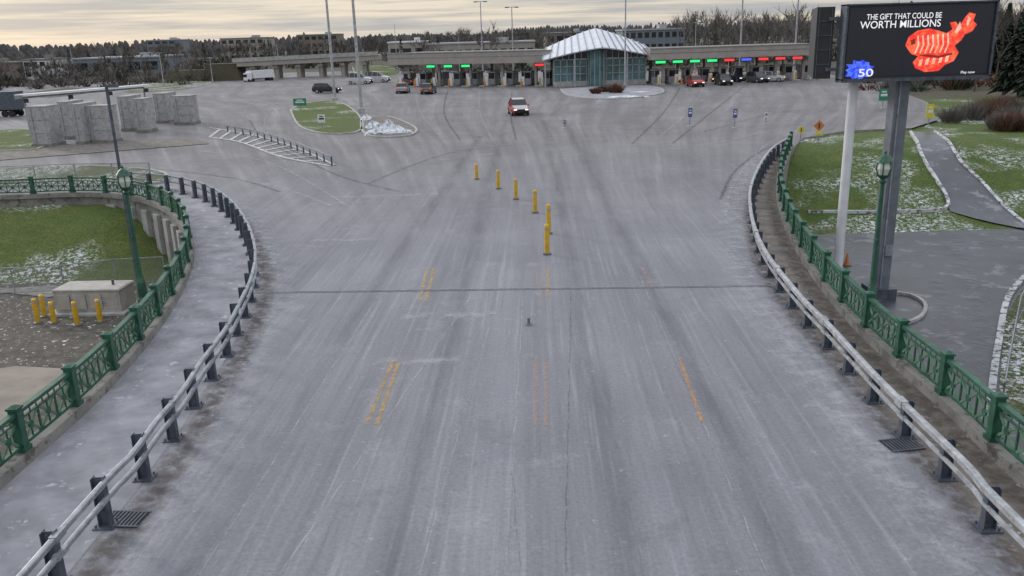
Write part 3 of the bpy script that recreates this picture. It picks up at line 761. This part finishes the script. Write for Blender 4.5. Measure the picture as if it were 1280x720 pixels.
# ------------------------------------------------------------------ signs
def sign(name,u,v,topv,wpx,shape,m,bm='steel',terr=False):
    p=H(u,v) if terr else G(u,v); z0=p.z; zt=zat(p,topv); mpx=1/(proj((p.x+1,p.y,z0))[0]-proj((p.x,p.y,z0))[0]); w=wpx*mpx; mb=MB()
    mb.cyl((p.x,p.y,z0),(p.x,p.y,zt-.05),.05,seg=8,mi=1)
    if shape=='diamond':
        r=w/2; c=zt-r
        mb.add([(p.x-r,p.y-.06,c),(p.x,p.y-.06,c-r),(p.x+r,p.y-.06,c),(p.x,p.y-.06,c+r),(p.x-r,p.y-.08,c),(p.x,p.y-.08,c-r),(p.x+r,p.y-.08,c),(p.x,p.y-.08,c+r)],[(0,1,2,3),(7,6,5,4),(0,4,5,1),(1,5,6,2),(2,6,7,3),(3,7,4,0)],0)
        mb.box(p.x,p.y-.09,c-r*.45,r*.22,.012,r*.9,0,2)
    else:
        hh=w*shape; mb.box(p.x,p.y-.07,zt-hh,w,.03,hh,0,0); mb.box(p.x,p.y-.093,zt-hh*.62,w*.7,.012,hh*.2,0,3 if m!='white' else 2)
        mb.box(p.x,p.y-.093,zt-hh*.3,w*.5,.012,hh*.12,0,3 if m!='white' else 2)
    mb.lathe(p.x,p.y,z0,[(.22,0),(.2,.06),(.08,.1)],10,1)
    mb.obj(name,[m,bm,'black','white'],org=tuple(p))
sign("traffic_sign",403,161,143,9,1.1,'white'); sign("traffic_sign",376,139,123,16,.55,'signg')
sign("lane_sign",862,158,135,5,2.2,'signb'); sign("lane_sign",918,160,136,5,2.2,'signb'); sign("lane_sign",957,155,140,4,1.6,'white'); sign("lane_sign",706,160,150,3,1.5,'signb')
sign("warning_sign",1000,178,157,10,'diamond','signy',terr=True); sign("warning_sign",1022,178,150,14,'diamond','orange',terr=True); sign("warning_sign",1023,178,163,9,.7,'signy',terr=True); sign("warning_sign",1160,158,130,9,1.9,'signy'); sign("traffic_sign",1103,135,111,12,1.2,'signg')
sign("traffic_sign",160,245,212,9,1.0,'steelL')
# ------------------------------------------------------------------ left low area
Z=-3.0
p=G(113,393,Z); mpx=1/(proj((p.x+1,p.y,Z))[0]-proj((p.x,p.y,Z))[0]); w=84*mpx; mb=MB()
mb.box(p.x,p.y+.7,Z,w+.5,2.0,.12,-.05,1); mb.box(p.x,p.y+.7,Z+.121,w,1.4,.98,-.05,0); mb.box(p.x,p.y+.7,Z+1.102,w+.1,1.5,.07,-.05,0,.96)
for k in range(4): mb.box(p.x-w*.36+w*.24*k,p.y-.01-.018*k,Z+.25,w*.19,.03,.7,-.05,2)
for k in range(5): mb.box(p.x+w*.25,p.y-.03,Z+.4+.09*k,w*.3,.03,.03,-.05,3)
mb.cyl((p.x+w*.3,p.y+.7,Z+1.1),(p.x+w*.3,p.y+.7,Z+1.4),.06,seg=8,mi=3)
mb.obj("generator",['gen','conc','gen','steelD'],org=tuple(p),bev=.02)
for u,v,t in ((48,404,374),(56,396,369),(68,404,378),(97,407,378),(126,403,375)):
    q=G(u,v,Z); boll("yellow_bollard",q,zat(q,t)-Z,.20,Z)
mb=MB(); mb.poly(px([(-60,470),(20,458),(92,462),(60,500),(-60,575)],Z),Z+.02,0); mb.obj("pavement",['tan'])
mb=MB(); P=px([(-120,362),(0,366),(60,372),(100,366),(60,350),(0,340),(-120,330)],Z); mb.poly(P,Z+.03,0); mb.obj("path",['concd'])
def meshmat():
    m,nt,b=newmat("chain_link"); uv=N(nt,'ShaderNodeUVMap').outputs[0]; sx=N(nt,'ShaderNodeSeparateXYZ'); nt.links.new(uv,sx.inputs[0])
    a=mth(nt,'LESS_THAN',mth(nt,'FRACT',mth(nt,'MULTIPLY',mth(nt,'ADD',sx.outputs[0],sx.outputs[1]),11.)),.14)
    c=mth(nt,'LESS_THAN',mth(nt,'FRACT',mth(nt,'MULTIPLY',mth(nt,'SUBTRACT',mth(nt,'ADD',sx.outputs[0],50.),sx.outputs[1]),11.)),.14)
    nt.links.new(mth(nt,'MAXIMUM',a,c),b.inputs['Alpha']); b.inputs['Base Color'].default_value=(.22,.23,.24,1); b.inputs['Metallic'].default_value=.3; return m
M['link']=meshmat()
def fence(pts,hh,step=2.5):
    cv=resample(pts,step); mb=MB(); Ls=0
    for i,p in enumerate(cv):
        mb.cyl((p.x,p.y,p.z-.1),(p.x,p.y,p.z+hh),.035,seg=6,mi=0)
        if i:
            o=cv[i-1]; mb.beam((o.x,o.y,o.z+hh),(p.x,p.y,p.z+hh),.04,.04,0); mb.beam((o.x,o.y,o.z+.05),(p.x,p.y,p.z+.05),.02,.02,0)
            n=len(mb.v); d=(p-o).length
            for q,x,z in ((o,Ls,0),(p,Ls+d,0),(p,Ls+d,hh),(o,Ls,hh)): mb.v.append((q.x,q.y,q.z+z)); mb.uv[len(mb.v)-1]=(x,z)
            mb.f.append([n,n+1,n+2,n+3]); mb.m.append(1); Ls+=d
    mb.obj("chain_link_fence",['steel','link'])
fence([G(-40,368,Z),G(60,366,Z),G(150,355,Z),G(208,352,Z)],1.3)
fence([G(-60,240,0),G(0,236,0),G(100,232,0),G(190,231,0)],1.4)
# ------------------------------------------------------------------ right low area
def drape(pts,off): 
    return [H(u,v,off) for u,v in pts]
def strip(Lp,Rp,n,name,m,off=.07):
    a=resample(crom([Vector(p) for p in drape(Lp,0)]),n=n); b=resample(crom([Vector(p) for p in drape(Rp,0)]),n=n); mb=MB(); K=4
    for p,q in zip(a,b):
        for k in range(K+1):
            r=p.lerp(q,k/K); mb.v.append((r.x,r.y,h(r.x,r.y)+off))
    for i in range(n-1):
        for k in range(K): o=i*(K+1)+k; mb.f.append([o,o+1,o+K+2,o+K+1]); mb.m.append(0)
    mb.obj(name,[m])
strip([(1138,166),(1150,190),(1170,225),(1188,266)],[(1168,166),(1195,195),(1230,232),(1300,290)],40,"path",'lot',.10)
def curb(pts,w=.18,hh=.14,m='conc'):
    cv=resample(crom([Vector(p) for p in drape(pts,0)]),.6); cv=[Vector((p.x,p.y,h(p.x,p.y))) for p in cv]
    mb=MB(); mb.sweep(cv,[(-w/2,-.02),(-w/2,hh),(w/2,hh),(w/2,-.02)],0); mb.obj("curb",[m])
curb([(1138,166),(1150,190),(1170,225),(1184,250),(1176,263),(1100,266),(1010,266)],.2,.18,'snowp')
curb([(1168,166),(1195,195),(1230,232),(1300,290)],.22,.18,'snowp')
curb([(1300,330),(1262,370),(1248,430),(1240,485),(1236,520)],.25,.15,'snowp')
curb([(1095,370),(1130,368),(1155,380),(1150,398),(1110,412)],.16,.13)
M['wear2']=decal("worn_asphalt_patch",(.24,.245,.265),.5,.8,.40,.62,1.0)
M['scrub']=decal("verge_soil",(.09,.075,.05),.9,1.5,.35,.55,.5)
mb=MB()
for i,(pl_,w_) in enumerate((([(1010,330),(1100,325),(1200,305),(1300,300)],2.2),([(1010,290),(1100,285),(1180,280)],1.2),([(1190,300),(1210,340),(1225,400),(1230,470)],1.5),([(1170,350),(1180,400),(1190,450)],1.0))):
    mb.ribbon([Vector((q.x,q.y,-4)) for q in crom([H(*a) for a in pl_])],w_,.03+.003*i,0)
mb.obj("tyre_track",['wear2'])
# planting bed beside right curb
mb=MB(); P=[H(u,v) for u,v in ((1256,400),(1275,365),(1330,335),(1330,520),(1246,520))]; mb.poly([(q.x,q.y) for q in P],-3.95,0); mb.obj("verge",['grass2'])
fence([H(1300,350),H(1272,400),H(1258,470),H(1250,520)],1.2)
for i in range(16):
    p=G(R.uniform(1175,1300),R.uniform(140,164)); mb=MB(); s=R.uniform(.8,1.6); twigs(mb,p.x,p.y,-.15,1.3*s,1.3*s,1.7*s,420,R,0,.05); mb.obj("shrub",['rust' if i%3 else 'bark2'],org=tuple(p))
p=H(1058,332); mb=MB(); mb.box(p.x,p.y,p.z,.4,.4,.04,0,1); mb.lathe(p.x,p.y,p.z+.04,[(.15,0),(.04,.65)],10,0); mb.obj("traffic_cone",['orange','black'],org=tuple(p))
# ------------------------------------------------------------------ trees
def bare(mb,x,y,z,Hh,r,depth=3,mi=0,tw=.05,nb=3,ntw=5):
    def br(p,d,l,rad,dep):
        q=p+d*l; mb.cyl(p,q,rad,rad*.6,3,mi,False)
        if dep==0:
            for _ in range(ntw):
                dd=(d+Vector((r.uniform(-1,1),r.uniform(-1,1),r.uniform(-.3,.8)))*.7).normalized(); s=p+d*l*r.uniform(.3,1); e=s+dd*l*r.uniform(.6,1.2)
                o=Vector((tw*r.uniform(-1,1),tw*r.uniform(-1,1),0)); mb.add([s-o,s+o,e],[(0,1,2)],mi)
            return
        for k in range(nb):
            dd=(d*.9+Vector((r.uniform(-1,1),r.uniform(-1,1),r.uniform(-.1,.7)))*.75).normalized(); s=p+d*l*r.uniform(.55,1)
            br(s,dd,l*r.uniform(.6,.8),rad*.6,dep-1)
    br(Vector((x,y,z)),Vector((r.uniform(-.06,.06),r.uniform(-.06,.06),1)).normalized(),Hh*.36,Hh*.014,depth)
def pine(mb,x,y,z,Hh,r,mi=0,n=260):
    mb.cyl((x,y,z),(x,y,z+Hh),Hh*.015,.02,5,mi,False)
    for _ in range(n):
        f=r.random()**.8; rad=(1-f)*Hh*.22*(.5+.6*r.random())+.15; a=r.uniform(0,6.28); zz=z+Hh*(.1+.9*f)
        c,s=math.cos(a),math.sin(a); w=.12*Hh/8+.1
        mb.add([(x,y,zz+.1),(x+c*rad-s*w,y+s*rad+c*w,zz-.25*rad),(x+c*rad*1.15,y+s*rad*1.15,zz-.4*rad),(x+c*rad+s*w,y+s*rad-c*w,zz-.25*rad)],[(0,1,2,3)],mi)
rt=random.Random(5)
mb=MB()
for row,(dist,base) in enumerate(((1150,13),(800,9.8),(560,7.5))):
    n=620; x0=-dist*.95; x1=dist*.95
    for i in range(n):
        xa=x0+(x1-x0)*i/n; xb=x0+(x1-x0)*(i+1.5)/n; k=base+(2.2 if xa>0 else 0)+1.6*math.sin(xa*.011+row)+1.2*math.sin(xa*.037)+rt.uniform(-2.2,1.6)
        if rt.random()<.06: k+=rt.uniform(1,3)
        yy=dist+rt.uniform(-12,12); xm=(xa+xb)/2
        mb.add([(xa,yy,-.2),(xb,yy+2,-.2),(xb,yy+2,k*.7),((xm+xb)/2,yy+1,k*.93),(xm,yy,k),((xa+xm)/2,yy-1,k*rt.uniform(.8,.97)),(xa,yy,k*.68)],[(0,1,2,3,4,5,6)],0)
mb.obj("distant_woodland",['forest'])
def clear(u,d): return 270<u<510 and d<275
mb=MB()
for i in range(520):
    u=rt.uniform(-160,1440); d=rt.uniform(215,430)
    if clear(u,d): d=rt.uniform(280,430)
    if u<110: hh=rt.uniform(6,8.5)
    elif u<480: hh=rt.uniform(8,12)
    elif u<850: hh=rt.uniform(9,13)
    else: hh=rt.uniform(11,16.5); d=rt.uniform(205,330)
    x=(u-640)/1050*d; mi=rt.choice((0,1,1))
    if rt.random()<.12: pine(mb,x,d,-.2,hh*rt.uniform(.7,.95),rt,2,150)
    else: bare(mb,x,d,-.2,hh,rt,3,mi,.12 if d>300 else .09)
mb.obj("distant_trees",['bark','bark2','pine'])
mb=MB()
for i in range(1200):
    u=rt.uniform(-200,1500); d=rt.uniform(205,440)
    if clear(u,d): continue
    x=(u-640)/1050*d
    twigs(mb,x,d,-.2,4,2.5,rt.uniform(2,5),26,rt,rt.choice((0,1,1,2)),.4)
mb.obj("distant_brush",['bark','bark2','pine'])
mb=MB()
for i in range(90):
    u=rt.uniform(-160,270); d=rt.uniform(188,230); x=(u-640)/1050*d
    bare(mb,x,d,-.2,rt.uniform(5,8),rt,3,rt.choice((0,1)),.09)
    twigs(mb,x+rt.uniform(-3,3),d,-.2,3,2,rt.uniform(1.5,3.5),40,rt,rt.choice((0,1)),.2)
mb.obj("roadside_trees",['bark','bark2'])
for i in range(14):
    u=rt.uniform(1200,1420); d=rt.uniform(100,150); mb=MB(); x=(u-640)/1050*d*1.0
    bare(mb,x,d,-.2,rt.uniform(10,14),rt,4,0,.04); mb.obj("bare_tree",['bark'],org=(x,d,-.2))
for i in range(5):
    u=rt.uniform(1060,1190); d=rt.uniform(150,180); mb=MB(); x=(u-640)/1050*d
    bare(mb,x,d,-.2,rt.uniform(9,12),rt,4,0,.05); mb.obj("bare_tree",['bark2'],org=(x,d,-.2))
for u,d,hh in ((1268,98,12),(1300,90,12),(1243,130,11)):
    mb=MB(); x=(u-640)/1050*d; pine(mb,x,d,-.2,hh,rt,0,1400); mb.obj("pine_tree",['pine'],org=(x,d,-.2))
mb=MB()
for i in range(160):
    u=rt.uniform(1060,1440); d=rt.uniform(110,190); x=(u-640)/1050*d
    twigs(mb,x,d,-.2,2.5,2,rt.uniform(1.5,3.5),60,rt,rt.choice((0,1,2)),.12)
mb.obj("hedgerow",['bark','rust','pine'])
# ------------------------------------------------------------------ background buildings
def bld(name,u0,u1,d,zt,dep,wall,roof='concd',floors=2,bays=8):
    x0=(u0-640)/1050*d; x1=(u1-640)/1050*d; w=x1-x0; cx=(x0+x1)/2; mb=MB()
    mb.box(cx,d+dep/2,-.2,w,dep,zt,0,0); mb.box(cx,d+dep/2,zt-.198,w+.5,dep+.5,.4,0,1)
    mb.box(cx+w*.2,d+dep/2,zt+.2,w*.12,dep*.3,1.0,0,1)
    fh=zt/floors
    for f in range(floors):
        for b in range(bays):
            bw=w/bays; mb.box(x0+bw*(b+.5),d-.02,f*fh+fh*.3,bw*.65,.06,fh*.45,0,2)
    mb.obj(name,[wall,roof,'glassd'],org=(cx,d,0))
bld("office_building",782,856,225,8.7,14,'blueb','steelL',3,9)
bld("warehouse",548,676,232,6.6,20,'beige','steelL',1,12)
bld("warehouse",120,225,260,5.2,25,'blueb','steelL',1,5)
bld("warehouse",500,545,260,7.2,20,'beige','roofw',1,3)
bld("warehouse",690,745,300,8.6,20,'brick','steelL',2,5)
bld("office_building",300,352,420,10.5,20,'beige','steel',3,6)
bld("office_building",392,440,480,11.5,20,'brick','steelL',3,6)
bld("office_building",212,246,450,10.8,20,'blueb','steelL',4,4)
bld("house",-20,35,240,5,14,'brick','concd',1,4)
bld("house",60,88,250,5.5,12,'white','concd',2,3)
bld("service_building",1100,1175,125,3.4,8,'brick','beige',1,6)
# overpass
a=G(318,99); b=G(470,93); a.z=b.z=0; mb=MB(); za=zat(a,76)
A0=a+(a-b)*.12; B0=b+(b-a)*.05
mb.beam(A0+Vector((0,0,za-.6)),B0+Vector((0,0,za-.1)),7,1.1,0); mb.beam(A0+Vector((0,-3.7,za+.3)),B0+Vector((0,-3.7,za+.8)),.3,.9,1)
for t in (.02,.2,.38,.56,.74,.92):
    q=a.lerp(b,t)
    for yy in (-2,2): mb.cyl((q.x,q.y+yy,0),(q.x,q.y+yy,za-1.1),.5,seg=10,mi=0)
    mb.box(q.x,q.y,za-1.75,1.1,6,.6,0,0)
mb.box(A0.x-3,A0.y,-.1,9,7,za-.3,0,2,.8); mb.box(A0.x-12,A0.y+2,-.1,14,8,za-1.6,0,2,.6)
mb.obj("overpass",['beige','conc','field'],org=tuple(a))
# ------------------------------------------------------------------ world, sun
w=bpy.data.worlds.new("World"); sc.world=w; w.use_nodes=True; nt=w.node_tree; bg=nt.nodes['Background']
SE,SA=math.radians(18),math.radians(-50)
sky=N(nt,'ShaderNodeTexSky'); sky.sky_type='NISHITA'; sky.sun_disc=False; sky.sun_elevation=SE; sky.sun_rotation=SA
tc=N(nt,'ShaderNodeTexCoord').outputs['Generated']
n1=noise(nt,mapping(nt,tc,(2.5,2.5,55)),1.3,5,.6); n2=noise(nt,mapping(nt,tc,(5,5,150)),1,4,.6)
cl=mixc(nt,mrange(nt,n1,.40,.58),(5.4,5.6,6.0),(10.2,9.1,7.6)); cl=mixc(nt,mrange(nt,n2,.48,.64,0,.65),cl,(4.8,5.0,5.4))
sz=N(nt,'ShaderNodeSeparateXYZ'); nt.links.new(tc,sz.inputs[0])
cl=mixc(nt,mrange(nt,sz.outputs[2],.06,.4,0,.8),cl,(7.0,7.4,8.1))
gain=mrange(nt,sz.outputs[2],.05,.7,1.0,2.1)
col=mixc(nt,.86,sky.outputs[0],cl)
vm=N(nt,'ShaderNodeVectorMath',operation='SCALE'); nt.links.new(col,vm.inputs[0]); nt.links.new(gain,vm.inputs[3])
nt.links.new(vm.outputs[0],bg.inputs['Color']); bg.inputs['Strength'].default_value=.085
sl=bpy.data.lights.new("sun",'SUN'); sl.energy=1.5; sl.angle=math.radians(10); sl.color=(1,.95,.88)
so=bpy.data.objects.new("sun",sl); sc.collection.objects.link(so)
sd=Vector((math.sin(SA)*math.cos(SE),math.cos(SA)*math.cos(SE),math.sin(SE)))
so.rotation_euler=sd.to_track_quat('Z','Y').to_euler()
sc.view_settings.view_transform='Standard'; sc.view_settings.look='None'; sc.view_settings.exposure=0
